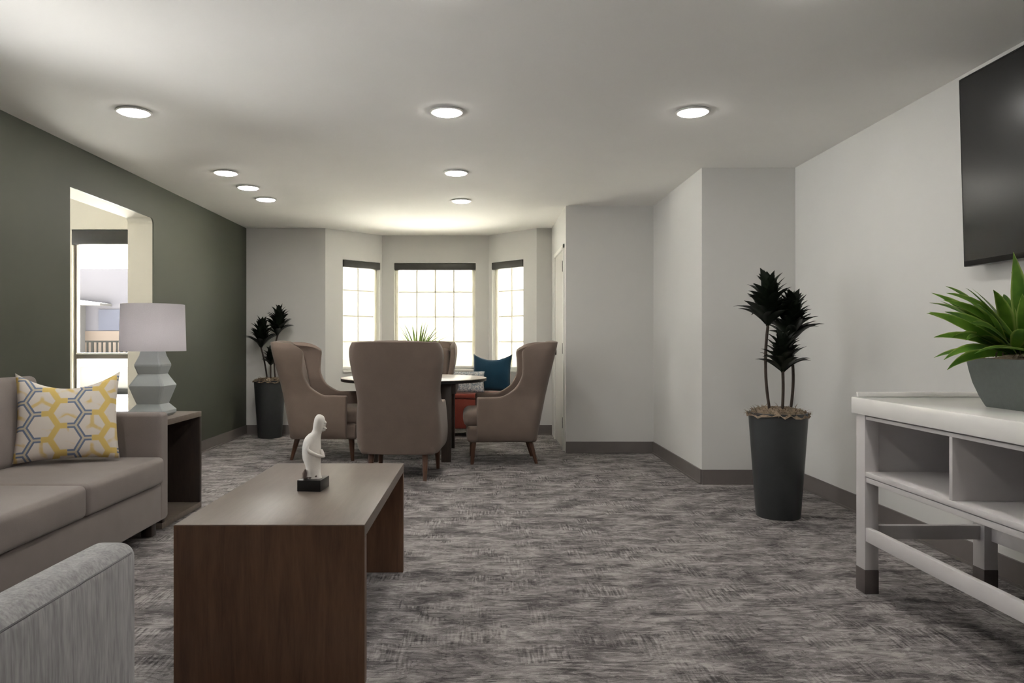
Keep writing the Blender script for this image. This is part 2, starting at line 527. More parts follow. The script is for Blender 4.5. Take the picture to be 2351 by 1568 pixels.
def add_leaf(bm, base, az, el, length, width, droop, seg=7, fold=0.25, twist=0.0, prof=None, curl=0.0, roll=0.0):
    """a folded strap leaf starting at base, heading az/el, bending down by droop radians along its length"""
    lay = uvlay(bm)
    p = Vector(base)
    rows = []
    e = el
    side0 = Vector((-math.sin(az), math.cos(az), 0))
    for i in range(seg + 1):
        t = i / seg
        d = Vector((math.cos(az) * math.cos(e), math.sin(az) * math.cos(e), math.sin(e)))
        up = side0.cross(d) * -1
        tw = roll + twist * t
        s = side0 * math.cos(tw) + up * math.sin(tw)
        w = width * 0.5 * (prof(t) if prof else max(0.02, math.sin(PI * min(1, 0.12 + 0.88 * t) ** 0.75)))
        rows.append((p - s * w + up * w * fold * 2, p.copy(), p + s * w + up * w * fold * 2))
        p = p + d * (length / seg)
        e -= droop / seg * (0.6 + 0.8 * t) + curl * t / seg
    vs = [[bm.verts.new(q) for q in r] for r in rows]
    for i in range(seg):
        for k in range(2):
            f = bm.faces.new((vs[i][k], vs[i][k + 1], vs[i + 1][k + 1], vs[i + 1][k]))
            f.smooth = True
            for lp, (uu, vv) in zip(f.loops, ((k / 2, i / seg), ((k + 1) / 2, i / seg), ((k + 1) / 2, (i + 1) / seg), (k / 2, (i + 1) / seg))):
                lp[lay].uv = (uu, vv)

def pillow_bm(w, h, t, pinch=0.07, n=22, sag=0.0):
    bm = bmesh.new()
    lay = uvlay(bm)
    grids = []
    for side in (1, -1):
        g = []
        for i in range(n + 1):
            row = []
            for j in range(n + 1):
                u = -1 + 2 * i / n; v = -1 + 2 * j / n
                x = u * w / 2 * (1 - pinch * (1 - v * v) * abs(u))
                z = v * h / 2 * (1 - pinch * (1 - u * u) * abs(v))
                if v > 0:
                    z -= sag * (1 - u * u) * v
                th = t / 2 * (max(0, (1 - u * u) * (1 - v * v))) ** 0.42
                row.append((bm.verts.new((x, -side * th, z)), (x, z)))
            g.append(row)
        for i in range(n):
            for j in range(n):
                q = [g[i][j], g[i + 1][j], g[i + 1][j + 1], g[i][j + 1]]
                if side < 0:
                    q = q[::-1]
                f = bm.faces.new([a[0] for a in q])
                for lp, a in zip(f.loops, q):
                    lp[lay].uv = a[1]
    bmesh.ops.remove_doubles(bm, verts=list(bm.verts), dist=1e-6)
    return bm

# ------------------------------------------------------------------ room shell
XL, XR = -2.78, 2.42         # green wall face, right wall face
YF = 8.75                    # far wall face
H = 2.44
T = 0.12

def wall_boxes(name, boxes, mat, label=None, xf=None):
    bm = bmesh.new()
    for b in boxes:
        add_box(bm, *b, mat=xf)
    return struct(obj(name, bm, mat), label)

struct(box('floor', (-3.0, 2.54, -1.6, 9.5, -0.1, 0), M['carpet']), 'grey mottled carpet floor of the lounge')
struct(box('floor_side', (-6.5, -3.0, 3.8, 6.72, -0.1, 0), M['carpet']))
struct(box('ceiling_side', (-6.6, -3.0, 3.66, 6.74, H, H + 0.12), M['ceiling']))
struct(box('ceiling', (-3.0, 2.6, -1.7, 9.6, H, H + 0.12), M['ceiling']), 'white ceiling with round downlights')

# green wall with a wide cased opening; its reveals and back are cream
OY0, OY1, OZ = 5.0, 6.277, 2.145
LWY0, LWY1 = 2.1, 3.3     # unseen window added for light beside the sofa's near end
def green_wall():
    bm = bmesh.new()
    def slab(x0, x1, mi):
        add_box(bm, x0, x1, -1.6, LWY0, 0, H, mi=mi)
        add_box(bm, x0, x1, LWY1, OY0, 0, H, mi=mi)
        add_box(bm, x0, x1, LWY0, LWY1, 0, 0.9, mi=mi)
        add_box(bm, x0, x1, LWY0, LWY1, 1.95, H, mi=mi)
        add_box(bm, x0, x1, OY1, YF + T, 0, H, mi=mi)
        add_box(bm, x0, x1, OY0, OY1, OZ, H, mi=mi)
    slab(XL - 0.012, XL, 0)
    slab(XL - 0.22, XL - 0.012, 1)
    # rounded drywall corner bead at the opening's far upper corner
    t = bmesh.new()
    r = 0.05
    pts = [(OY1, OZ)] + [(OY1 - r + r * math.cos(a), OZ - r + r * math.sin(a)) for a in [PI / 2 * i / 6 for i in range(7)]]
    for x0, x1, mi in ((XL - 0.012, XL, 0), (XL - 0.22, XL - 0.012, 1)):
        a = [t.verts.new((x0, y, z)) for y, z in pts]; b = [t.verts.new((x1, y, z)) for y, z in pts]
        fs = [t.faces.new(a[::-1]), t.faces.new(b)]
        for i in range(len(pts)):
            fs.append(t.faces.new((a[i], a[(i + 1) % len(pts)], b[(i + 1) % len(pts)], b[i])))
        for f in fs:
            f.material_index = mi
    me = bpy.data.meshes.new('t'); t.to_mesh(me); t.free(); bm.from_mesh(me); bpy.data.meshes.remove(me)
    return bm
struct(obj('wall_left', green_wall(), [M['green'], M['cream']]), 'dark olive green wall with a cased opening')
# thin white corner beads down both sides of the opening
wall_boxes('wall_far_left', [(XL, -1.845, YF, YF + T, 0, H)], M['wall'], 'pale grey end wall beside the bay, behind the left planter')
wall_boxes('wall_far_right', [(0.654, 0.955, YF, YF + T, 0, H)], M['wall'])

# door wall (faces -X) with the door opening
DX = 0.835
DY0, DY1, DZ = 7.42, 8.36, 2.08
wall_boxes('wall_door_side', [(DX, DX + T, 7.419, DY0, 0, H), (DX, DX + T, DY1, YF, 0, H), (DX, DX + T, DY0, DY1, DZ, H)], M['wall'])
wall_boxes('wall_recess', [(DX, 1.82, 7.3, 7.42, 0, H)], M['wall'], 'flat grey wall right of the grey door')
wall_boxes('wall_recess_side', [(1.70, 1.82, 5.82, 7.3, 0, H)], M['wall'])
wall_boxes('wall_niche', [(1.70, 2.54, 5.7, 5.82, 0, H)], M['wall'], 'short grey wall behind the right planter')
wall_boxes('wall_right', [(XR, XR + T, -1.6, 5.7, 0, H)], M['wall'], 'long pale wall carrying the television')
wall_boxes('wall_back', [(-3.0, 2.54, -1.72, -1.6, 0, H)], M['wall'])
# side room
wall_boxes('wall_side_room_back', [(-6.5, -3.0, 3.68, 3.8, 0, H)], M['cream'])
SW = (4.9, 6.2, 0.45, 2.1)
wall_boxes('wall_side_room_left', [(-6.62, -6.5, 3.68, SW[0], 0, H), (-6.62, -6.5, SW[1], 6.72, 0, H), (-6.62, -6.5, SW[0], SW[1], 0, SW[2]), (-6.62, -6.5, SW[0], SW[1], SW[3], H)], M['cream'])
WX0, WX1, WZ0, WZ1, WY = -3.655, -3.06, 0.25, 2.10, 6.60
wall_boxes('wall_side_room_window', [(-6.5, WX0, WY, WY + T, 0, H), (WX1, -3.0, WY, WY + T, 0, H), (WX0, WX1, WY, WY + T, 0, WZ0), (WX0, WX1, WY, WY + T, WZ1, H)], M['cream'])

# bay: three facets, each built along its own axis
def facet(p0, p1):
    a = Vector((p0[0], p0[1], 0)); b = Vector((p1[0], p1[1], 0))
    d = (b - a); L = d.length; d.normalize()
    return Matrix.Translation(a) @ Matrix.Rotation(math.atan2(d.y, d.x), 4, 'Z'), L
BL = facet((-1.845, YF), (-1.255, 9.34))
BC = facet((-1.255, 9.34), (0.0935, 9.34))
BR = facet((0.0935, 9.34), (0.654, YF))
SZ, TZ = 0.735, 2.09

def roller(o_name, xf, s0, s1, z1, depth, mat_c, label, zc=0.088, fabric_to=None):
    root = thing(o_name, label, 'roller shade', (0, 0, 0), 0, 'roller shades in the bay windows')
    m = xf
    root.matrix_world = m @ Matrix.Translation(((s0 + s1) / 2, depth, z1))
    inv = Matrix.Translation((-(s0 + s1) / 2, -depth, -z1))
    box('cassette', (s0 + 0.004, s1 - 0.004, -0.012, depth + 0.03, z1 - zc, z1 - 0.004), mat_c, root, 0.006, 2, inv)
    if fabric_to is not None:
        box('shade_fabric', (s0 + 0.012, s1 - 0.012, depth - 0.001, depth + 0.0005, fabric_to, z1 - zc + 0.01), M['shade'], root, 0, 2, inv)
        box('hem_bar', (s0 + 0.012, s1 - 0.012, depth - 0.009, depth + 0.009, fabric_to - 0.02, fabric_to + 0.004), M['white'], root, 0.004, 2, inv)
    return root

def window(idx, xf, s0, s1, z0, z1, cols, rows, mat_frame, y=0.085, fr=0.045, mun=0.016, rail=None):
    root = bpy.data.objects.new('window_%d' % idx, None); COL.objects.link(root)
    root.matrix_world = xf @ Matrix.Translation(((s0 + s1) / 2, y, z0))
    struct(root)
    inv = Matrix.Translation((-(s0 + s1) / 2, -y, -z0))
    bm = bmesh.new()
    for b in ((s0, s0 + fr, z0, z1), (s1 - fr, s1, z0, z1), (s0, s1, z0, z0 + fr), (s0, s1, z1 - fr, z1)):
        add_box(bm, b[0], b[1], y - 0.025, y + 0.03, b[2], b[3], mat=inv)
    obj('window_frame', bm, mat_frame, root)
    bm = bmesh.new()
    for i in range(1, cols):
        x = s0 + fr + (s1 - s0 - 2 * fr) * i / cols
        add_box(bm, x - mun / 2, x + mun / 2, y - 0.008, y + 0.008, z0 + fr, z1 - fr, mat=inv)
    for i in range(1, rows):
        z = z0 + fr + (z1 - z0 - 2 * fr) * i / rows
        add_box(bm, s0 + fr, s1 - fr, y - 0.008, y + 0.008, z - mun / 2, z + mun / 2, mat=inv)
    if cols > 1 or rows > 1:
        obj('muntin_bars', bm, M['railing'] if mat_frame is not M['blackmetal'] else mat_frame, root)
    else:
        bm.free()
    if rail:
        box('meeting_rail', (s0 + fr, s1 - fr, y - 0.03, y + 0.03, rail[0], rail[1]), M['railing'], root, 0.004, 2, inv)
        box('rail_cap', (s0 + fr, s1 - fr, y - 0.04, y + 0.03, rail[1], rail[1] + 0.014), M['white'], root, 0.003, 2, inv)
    box('pane', (s0 + fr, s1 - fr, y - 0.002, y + 0.002, z0 + fr, z1 - fr), M['glass'], root, 0, 2, inv)
    return root

def bay_facet(name, fac, s0, s1, label=None):
    xf, L = fac
    wall_boxes(name, [(0, s0, 0, T, 0, H), (s1, L, 0, T, 0, H), (s0, s1, 0, T, 0, SZ), (s0, s1, 0, T, TZ, H)], M['wall'], label, xf)

LW = (0.245, 0.805)
CW = (0.155, 1.185)
LR = BR[1]
RW = (0.06, 0.60)
bay_facet('wall_bay_left', BL, *LW)
bay_facet('wall_bay_center', BC, *CW)
bay_facet('wall_bay_right', BR, *RW)
for i, (fac, sp, cols) in enumerate(((BL, LW, 2), (BC, CW, 4), (BR, RW, 2))):
    xf = fac[0]
    window(i + 1, xf, sp[0], sp[1], SZ, TZ, cols, 4, M['white'])
    b = bmesh.new()
    add_box(b, sp[0] - 0.0, sp[1] + 0.0, -0.02, 0.058, SZ - 0.012, SZ + 0.012, 0.004, mat=xf)
    struct(obj('trim_%d' % (i + 1), b, M['white'], None, 35))
roller('roller_shade', BL[0], LW[0], LW[1], TZ, 0.045, M['cassette'], 'drawn cream roller shade in the left angled bay window', fabric_to=SZ + 0.05)
roller('roller_shade', BC[0], CW[0], CW[1], TZ, 0.045, M['cassette'], 'widest cream roller shade, in the middle bay window', fabric_to=SZ + 0.05)
roller('roller_shade', BR[0], RW[0], RW[1], TZ, 0.045, M['cassette'], 'drawn cream roller shade in the right angled bay window above the blue cushion', fabric_to=SZ + 0.05)
# windows on the left: lounge wall, then side room
window(6, Matrix.Translation((XL - 0.2, 0, 0)) @ Matrix.Rotation(PI / 2, 4, 'Z'), LWY0, LWY1, 0.9, 1.95, 2, 1, M['white'], -0.07)  # out-of-view window, added to light the near part of the lounge
window(5, Matrix.Translation((-6.5, 0, 0)) @ Matrix.Rotation(PI / 2, 4, 'Z'), SW[0], SW[1], SW[2], SW[3], 3, 1, M['white'], 0.06)  # unseen window, added to brighten the side room and its opening
I4 = Matrix.Translation((0, WY, 0))
window(4, I4, WX0, WX1, WZ0, WZ1, 1, 1, M['railing'], 0.07, 0.02, rail=(0.945, 0.985))
q = roller('roller_shade', I4, WX0, WX1, WZ1, 0.02, M['blackmetal'], 'rolled up black shade above the window beyond the green wall opening', zc=0.135)
del q['group']

# baseboards (cove base)
BH, BT = 0.112, 0.012
def baseboard(name, p0, p1):
    xf, L = facet(p0, p1)
    b = bmesh.new()
    add_box(b, 0, L, -BT, 0.0, 0, BH, mat=xf)
    add_box(b, 0, L, -BT - 0.008, -BT + 0.001, 0, 0.012, mat=xf)
    return struct(obj(name, b, M['base']))
baseboard('baseboard_left_rear', (XL, -1.6), (XL, OY0))
baseboard('baseboard_left_far', (XL, OY1), (XL, YF))
baseboard('baseboard_far_left', (XL, YF), (-1.845, YF))
baseboard('baseboard_bay_left', (-1.845, YF), (-1.255, 9.34))
baseboard('baseboard_bay_center', (-1.255, 9.34), (0.0935, 9.34))
baseboard('baseboard_bay_right', (0.0935, 9.34), (0.654, YF))
baseboard('baseboard_far_right', (0.654, YF), (DX, YF))
baseboard('baseboard_recess', (DX, 7.3), (1.70, 7.3))
baseboard('baseboard_recess_side', (1.70, 7.3), (1.70, 5.7))
baseboard('baseboard_niche', (1.70, 5.7), (XR, 5.7))
baseboard('baseboard_right', (XR, 5.7), (XR, -1.6))

# door in the side of the recess
droot = bpy.data.objects.new('door_1', None); COL.objects.link(droot)
droot.location = (DX, DY0, 0)
struct(droot, 'pale grey door with three dark hinges')
dl = Matrix.Translation((-DX, -DY0, 0))
bm = bmesh.new()
for b in ((DX - 0.015, DX + T, DY0, DY0 + 0.04, 0, DZ), (DX - 0.015, DX + T, DY1 - 0.04, DY1, 0, DZ), (DX - 0.015, DX + T, DY0, DY1, DZ - 0.04, DZ)):
    add_box(bm, *b, bev=0.003, mat=dl)
obj('door_frame', bm, M['white'], droot, 35)
box('door_leaf', (DX + 0.0, DX + 0.045, DY0 + 0.045, DY1 - 0.043, 0.008, DZ - 0.044), M['door'], droot, 0.002, 2, dl)
for z in (0.28, 1.03, 1.86):
    bm = bmesh.new()
    add_box(bm, DX - 0.018, DX + 0.004, DY0 + 0.03, DY0 + 0.058, z - 0.055, z + 0.055, 0.003, mat=dl)
    obj('hinge', bm, M['bronze'], droot, 35)
bm = bmesh.new()
add_lathe(bm, [(0.03, 0), (0.03, 0.012), (0.014, 0.016), (0.012, 0.04), (0.026, 0.05), (0.029, 0.065), (0.02, 0.078), (0.004, 0.08)], 20)
bm.transform(dl @ Matrix.Translation((DX, DY1 - 0.12, 0.98)) @ Matrix.Rotation(-PI / 2, 4, 'Y'))
obj('door_knob', bm, M['bronze'], droot, 50)

# ------------------------------------------------------------------ downlights
def downlight(loc, label):
    t = thing('recessed_downlight', label, 'ceiling light', loc, 0, 'recessed ceiling downlights')
    bm = bmesh.new()
    prof = [(0.082, 0.0), (0.098, -0.003), (0.1, -0.006), (0.094, -0.011), (0.084, -0.012), (0.080, -0.008)]
    rings = add_lathe(bm, prof, 40, cap=False)
    obj('trim_ring', bm, M['white'], t, 60)
    bm = bmesh.new()
    add_lathe(bm, [(0.083, -0.009), (0.078, -0.016), (0.05, -0.0195), (0.02, -0.0205)], 40)
    obj('lens', bm, M['lens'], t, 60)
    return t
DL = [((-2.02, 4.30, H), 'large round downlight above the green wall side, nearest the sofa'),
      ((-0.20, 4.30, H), 'round downlight over the coffee table, nearest of the middle row'),
      ((1.23, 4.30, H), 'round downlight right of the middle row, nearest the television'),
      ((-2.02, 5.85, H), 'round downlight second along the green wall'),
      ((-2.02, 6.41, H), 'round downlight third along the green wall, between two small ones'),
      ((-2.02, 6.94, H), 'round downlight last along the green wall, nearest the left planter'),
      ((-0.20, 5.85, H), 'round downlight in the middle of the middle row'),
      ((-0.19, 7.02, H), 'round downlight nearest the bay window, last of the middle row'),
      ((-2.02, 2.75, H), 'added out-of-view downlight over the near end of the sofa'),  # this and the rest: out of view, added to light the room
      ((-0.20, 2.75, H), 'added out-of-view downlight over the near end of the coffee table'),
      ((1.23, 2.75, H), 'added out-of-view downlight in front of the television'),
      ((-0.20, 1.20, H), 'added out-of-view downlight over the viewer'),
      ((1.23, 1.20, H), 'added out-of-view downlight over the near end of the grey console'),
      ]
d0 = downlight(*DL[0])
for loc, lb in DL[1:]:
    dup(d0, loc, 0, lb)

# ------------------------------------------------------------------ coffee table
ct = thing('coffee_table', 'dark walnut waterfall coffee table with a white figure on it', 'coffee table', (-0.678, 2.964, 0))
TW, TL, TH, TT = 0.305, 0.601, 0.514, 0.042
box('tabletop', (-TW, TW, -TL + 0.003, TL - 0.003, TH - TT, TH), M['walnut_sheen'], ct, 0.002)
for s in (-1, 1):
    y0, y1 = (-TL, -TL + TT) if s < 0 else (TL - TT, TL)
    bm = bmesh.new()
    add_box(bm, -TW, TW, y0, y1, 0, TH - TT)
    add_box(bm, -TW, TW, *((-TL, -TL + 0.0035) if s < 0 else (TL - 0.0035, TL)), TH - TT, TH - 0.003)
    obj('side_panel', bm, M['walnut_v'], ct)

# sculpture on the coffee table
st = thing('figure_sculpture', 'white abstract seated figure sculpture on a black block', 'sculpture', (-0.668, 2.942, TH), -0.10)
box('base_block', (-0.047, 0.047, -0.056, 0.056, 0, 0.044), M['black'], st, 0.002)
Z = 0.000242
prof = [(1210, 285, 570, .030), (1170, 285, 560, .031), (1130, 300, 548, .031), (1080, 315, 545, .032), (1000, 300, 545, .034), (900, 256, 552, .036), (800, 246, 556, .036), (700, 250, 552, .035),
        (600, 272, 547, .033), (540, 305, 552, .030), (490, 355, 560, .026), (460, 402, 572, .022), (420, 422, 592, .020), (380, 428, 606, .021), (320, 436, 620, .022), (270, 446, 626, .022), (230, 456, 618, .021), (200, 474, 602, .018), (180, 490, 575, .012), (168, 505, 550, .006)]
rings = []
cx0 = 430
for yz, l, r, d in prof:
    z = 0.044 + (1210 - yz) * Z
    cx = ((l + r) / 2 - cx0) * Z; a = (r - l) / 2 * Z
    rings.append([(cx + a * math.cos(2 * PI * k / 24), d * math.sin(2 * PI * k / 24), z) for k in range(24)])
bm = bmesh.new(); add_loft(bm, rings)
obj('figure', bm, M['stone'], st, 60)
P = lambda x, y, d=0: ((x - cx0) * Z, d, 0.044 + (1210 - y) * Z)
bm = bmesh.new()
add_tube(bm, [P(605, 285), P(628, 300), P(640, 312), P(630, 325), P(605, 345)], [0.007, 0.006, 0.004, 0.005, 0.007], 10)
add_tube(bm, [P(590, 375), P(625, 388), P(645, 403), P(625, 415), P(585, 425)], [0.007, 0.006, 0.004, 0.005, 0.007], 10)
obj('face_profile', bm, M['stone'], st, 60)
for s in (-1, 1):
    bm = bmesh.new()
    add_tube(bm, [P(385, 640, s * 0.030), P(370, 720, s * 0.036), P(430, 775, s * 0.034), P(520, 825, s * 0.022), P(590, 855, s * 0.008), P(612, 860, s * 0.003)], [0.008, 0.009, 0.009, 0.008, 0.006, 0.004], 10)
    add_tube(bm, [P(600, 855, s * 0.004), P(580, 800, s * 0.006), P(562, 740, s * 0.006)], [0.005, 0.006, 0.003], 8)
    obj('arm', bm, M['stone'], st, 60)
bm = bmesh.new()
add_tube(bm, [P(318, 1190, -0.02), P(320, 1120, -0.027), P(335, 1055, -0.028)], [0.010, 0.009, 0.003], 10)
add_tube(bm, [P(310, 1195, -0.016), P(420, 1185, -0.024), P(520, 1165, -0.022)], [0.008, 0.008, 0.003], 10)
obj('rough_foot', bm, plain('brown_stone', srgb(118, 104, 96), 0.8, 0.2, 60), st, 60)['label'] = 'rough brown stone foot'

# ------------------------------------------------------------------ sofa
SX, SY = -1.81, 2.94          # front face x, centre y
so = thing('sofa', 'taupe three-seat sofa along the green wall with a hexagon print pillow', 'sofa', (-2.27, SY, 0))
def lx(x): return x + 2.27
HALF = 1.34
box('base_frame', (lx(-2.68), lx(SX), -HALF + 0.02, HALF - 0.02, 0.085, 0.30), M['sofa'], so, 0.012, 3)
box('back_frame', (lx(-2.745), lx(-2.56), -HALF + 0.11, HALF - 0.11, 0.10, 0.80), M['sofa'], so, 0.03, 4)
for s in (-1, 1):
    y0, y1 = sorted((s * HALF, s * (HALF - 0.115)))
    cushion('arm', (lx(-2.72), lx(SX + 0.002), y0, y1, 0.085, 0.695), 0.022, M['sofa'], so, (0, 0.004, 0))
cw = (2 * HALF - 0.23) / 3
for i in range(3):
    y0 = -HALF + 0.115 + i * cw
    cushion('seat_cushion', (lx(-2.52), lx(SX + 0.03), y0 + 0.001, y0 + cw - 0.001, 0.302, 0.452), 0.028, M['sofa'], so, (0.010, 0, 0.006))
    xf = Matrix.Rotation(R(-11), 4, 'Y')
    cushion('back_cushion', (lx(-2.635), lx(-2.45), y0 + 0.003, y0 + cw - 0.003, 0.43, 0.90), 0.035, M['sofa'], so, (0.02, 0, 0.004), xf)
for (x, y) in ((-1.88, HALF - 0.1), (-1.88, -HALF + 0.1), (-2.62, HALF - 0.1), (-2.62, -HALF + 0.1)):
    bm = bmesh.new(); add_box(bm, lx(x) - 0.03, lx(x) + 0.03, y - 0.03, y + 0.03, 0, 0.086, 0.004)
    obj('leg', bm, M['espresso'], so, 35)

# hexagon pillow, leaning in the corner of the sofa
bm = pillow_bm(0.50, 0.485, 0.17, 0.07, 26, 0.075)
bm.transform(Matrix.Rotation(R(-17), 4, 'X'))
bm.transform(Matrix.Rotation(R(26), 4, 'Z'))
tag(obj('throw_pillow', bm, M['hex'], None, 180, (-2.218, 3.97, 0.70)), 'cream throw pillow with blue and yellow hexagon print on the taupe sofa', 'pillow')

# ------------------------------------------------------------------ end table and lamp
et = thing('end_table', 'dark open cube end table beside the sofa arm, under the lamp', 'side table', (-2.17, 4.635, 0))
EX, EY, EH, ET = 0.302, 0.305, 0.636, 0.035
box('top_panel', (-EX, EX, -EY, EY, EH - ET, EH), M['endtop'], et, 0.002)
box('bottom_panel', (-EX, EX, -EY, EY, 0, ET), M['endtop'], et, 0.002)
for s in (-1, 1):
    y0, y1 = sorted((s * EY, s * (EY - ET)))
    box('side_panel', (-EX, EX, y0, y1, ET, EH - ET), M['espresso'], et, 0.002)
box('back_panel', (-EX, -EX + 0.02, -EY + ET, EY - ET, ET, EH - ET), M['espresso'], et, 0.0)

lp = thing('table_lamp', 'table lamp with a white drum shade and zigzag grey ceramic base', 'lamp', (-2.055, 4.63, EH))
S = 4.63 / 1698 
def zpx(y): return 1.10 - (y - 784) * S - EH
rw = [(954, 34), (948, 40), (941, 40), (926, 27), (908, 33), (886, 40), (884, 40), (858, 25), (840, 31), (836, 31), (816, 23), (806, 21)]
rings = []
for y, w in rw:
    a = w * S
    c = 0.16 * a
    ring = []
    for qx, qy in ((1, 1), (-1, 1), (-1, -1), (1, -1)):
        for k in range(3):
            th = (k / 2) * PI / 2 + {(1, 1): 0, (-1, 1): PI / 2, (-1, -1): PI, (1, -1): 3 * PI / 2}[(qx, qy)]
            ring.append((qx * (a - c) + c * math.cos(th), qy * (a - c) + c * math.sin(th), zpx(y)))
    rings.append(ring)
bm = bmesh.new(); add_loft(bm, rings)
bm.transform(Matrix.Translation((0, 0, 0.0 - min(v.co.z for v in bm.verts))))
obj('lamp_base', bm, M['ceramic'], lp, 18)
bm = bmesh.new()
zt, zb = zpx(699), zpx(806)
N = 48
for (r0, r1) in ((0.187, 0.195), (0.184, 0.192)):
    pass
add_lathe(bm, [(0.191, zb), (0.194, zb), (0.186, zt), (0.183, zt)], N, cap=False)
rr = add_lathe(bm, [(0.183, zt), (0.191, zb)], N, cap=False)
bmesh.ops.remove_doubles(bm, verts=list(bm.verts), dist=1e-5)
obj('lamp_shade', bm, M['linen'], lp, 40)
bm = bmesh.new()
add_tube(bm, [(0, 0, zb - 0.01), (0, 0, zt - 0.02)], 0.008, 10)
for k in range(3):
    a = k * 2 * PI / 3
    add_tube(bm, [(0, 0, zt - 0.025), (0.184 * math.cos(a), 0.184 * math.sin(a), zt - 0.004)], 0.003, 6)
obj('harp', bm, M['bronze'], lp, 60)
bm = bmesh.new()
bmesh.ops.create_uvsphere(bm, u_segments=20, v_segments=14, radius=0.032)
bm.transform(Matrix.Translation((0, 0, zb + 0.11)))
obj('light_bulb', bm, M['bulb'], lp, 60)

# ------------------------------------------------------------------ armchair in the foreground
ac = thing('lounge_chair', 'heather grey lounge chair nearest the viewer, beside the coffee table', 'armchair', (-1.24, 1.40, 0))
cy = 1.40
def warp_arm(v, u):
    return v
for s in (1, -1):
    x0, x1 = sorted((s * 0.415, s * 0.305))
    cushion('arm', (x0, x1, -0.40, 0.385, 0.06, 0.622), 0.034, M['heather'], ac, (0.004, 0.004, 0.006), n=10)
    # welt along the arm's outer upper edge
    bm = bmesh.new()
    xe = s * 0.4125
    add_tube(bm, [(xe, -0.39, 0.60), (xe, 0.2, 0.60), (xe, 0.345, 0.60), (s * 0.407, 0.362, 0.60), (s * 0.396, 0.374, 0.60)], 0.0022, 8)
    obj('welt', bm, M['welt'], [c for c in ac.children if c.name.startswith('arm')][-1], 180)
box('seat_base', (-0.31, 0.31, -0.38, 0.36, 0.12, 0.30), M['heather'], ac, 0.015, 3)
cushion('seat_cushion', (-0.302, 0.302, -0.26, 0.40, 0.30, 0.45), 0.04, M['heather'], ac, (0, 0.006, 0.015))
cushion('backrest', (-0.32, 0.32, -0.45, -0.26, 0.14, 0.80), 0.04, M['heather'], ac, (0, 0.02, 0.004))
for (x, y) in ((0.35, 0.32), (-0.35, 0.32), (0.35, -0.36), (-0.35, -0.36)):
    bm = bmesh.new(); add_box(bm, x - 0.025, x + 0.025, y - 0.025, y + 0.025, 0, 0.062, 0.003)
    obj('leg', bm, M['espresso'], ac, 35)

# ------------------------------------------------------------------ wing chairs
W_T = [(.2, .300), (.225, .328), (.27, .342), (.36, .345), (.5, .336), (.62, .322), (.72, .330), (.85, .356), (.97, .372), (1.04, .369), (1.085, .350), (1.10, .335)]
D_T = [(.61, .36), (.64, .295), (.68, .25), (.74, .222), (.81, .212), (.90, .238), (1.0, .268), (1.07, .27), (1.10, .255)]
YFR = 0.24
TWG = 0.58
def yback(z): return -0.30 - 0.19 * (max(0, z - .2) / .9) ** 1.15
def wing_shell():
    bm = bmesh.new()
    rad = 0.10
    ts = [1, .94, .86, .78, .70, .64, TWG, .50, .42, .34, .26, .18, .10, 0]
    # column descriptors: ('s', side, t) | ('c', side, angle) | ('b', u)
    cols = [('s', 1, t) for t in ts]
    cols += [('c', 1, a) for a in (PI / 8, PI / 4, 3 * PI / 8)]
    cols += [('b', u) for u in (1, .78, .52, .26, 0, -.26, -.52, -.78, -1)]
    cols += [('c', -1, a) for a in (3 * PI / 8, PI / 4, PI / 8)]
    cols += [('s', -1, t) for t in ts[::-1]]
    def pos(c, z, top):
        w = interp(W_T, z); yb = yback(z)
        bow = 0.025
        if c[0] == 's':
            t = c[2]
            if z <= .61:
                ln = YFR - yb
            else:
                ln = interp(D_T, z) / TWG
                t = min(t, TWG)
            x = w; y = yb + rad + t * (ln - rad)
            # the arms stay upright while the wings lean in a touch at their front edge
            if z > .61:
                x -= 0.02 * (t / TWG) * ((z - .61) / .49)
            return Vector((c[1] * x, y, z))
        if c[0] == 'c':
            a = c[2]
            return Vector((c[1] * (w - rad + rad * math.cos(a)), yb + rad - rad * math.sin(a), z))
        u = c[1]
        return Vector((u * (w - rad), yb - bow * (1 - u * u), z))
    low = [.20, .215, .25, .30, .38, .47, .54, .585, .61]
    upv = [0, .05, .1, .16, .24, .34, .46, .58, .70, .80, .88, .94, .98, 1]
    grid = []
    for c in cols:
        col = [bm.verts.new(pos(c, z, 0)) for z in low]
        upper = not (c[0] == 's' and c[2] > TWG)
        if upper:
            zt = 1.10
            if c[0] == 's':
                zt = 1.10 - 0.08 * (c[2] / TWG) ** 2.8
            for v in upv[1:]:
                z = .61 + v * (zt - .61)
                col.append(bm.verts.new(pos(c, z, zt)))
        grid.append(col)
    for a, b in zip(grid, grid[1:]):
        n = min(len(a), len(b))
        for k in range(n - 1):
            bm.faces.new((a[k], b[k], b[k + 1], a[k + 1]))
    bmesh.ops.recalc_face_normals(bm, faces=list(bm.faces))
    # make normals point outward (away from the chair's axis)
    f = max(bm.faces, key=lambda f: -f.calc_center_median().y)
    if f.normal.y > 0:
        bmesh.ops.reverse_faces(bm, faces=list(bm.faces))
    return bm

def leg_bm(top, foot, w0=0.026, w1=0.014):
    bm = bmesh.new()
    rings = []
    for t in (0, .3, .7, 1):
        p = Vector(foot).lerp(Vector(top), t)
        w = w1 + (w0 - w1) * t
        rings.append([(p.x + w * a, p.y + w * b, p.z) for a, b in ((1, .55), (.55, 1), (-.55, 1), (-1, .55), (-1, -.55), (-.55, -1), (.55, -1), (1, -.55))])
    add_loft(bm, rings)
    return bm

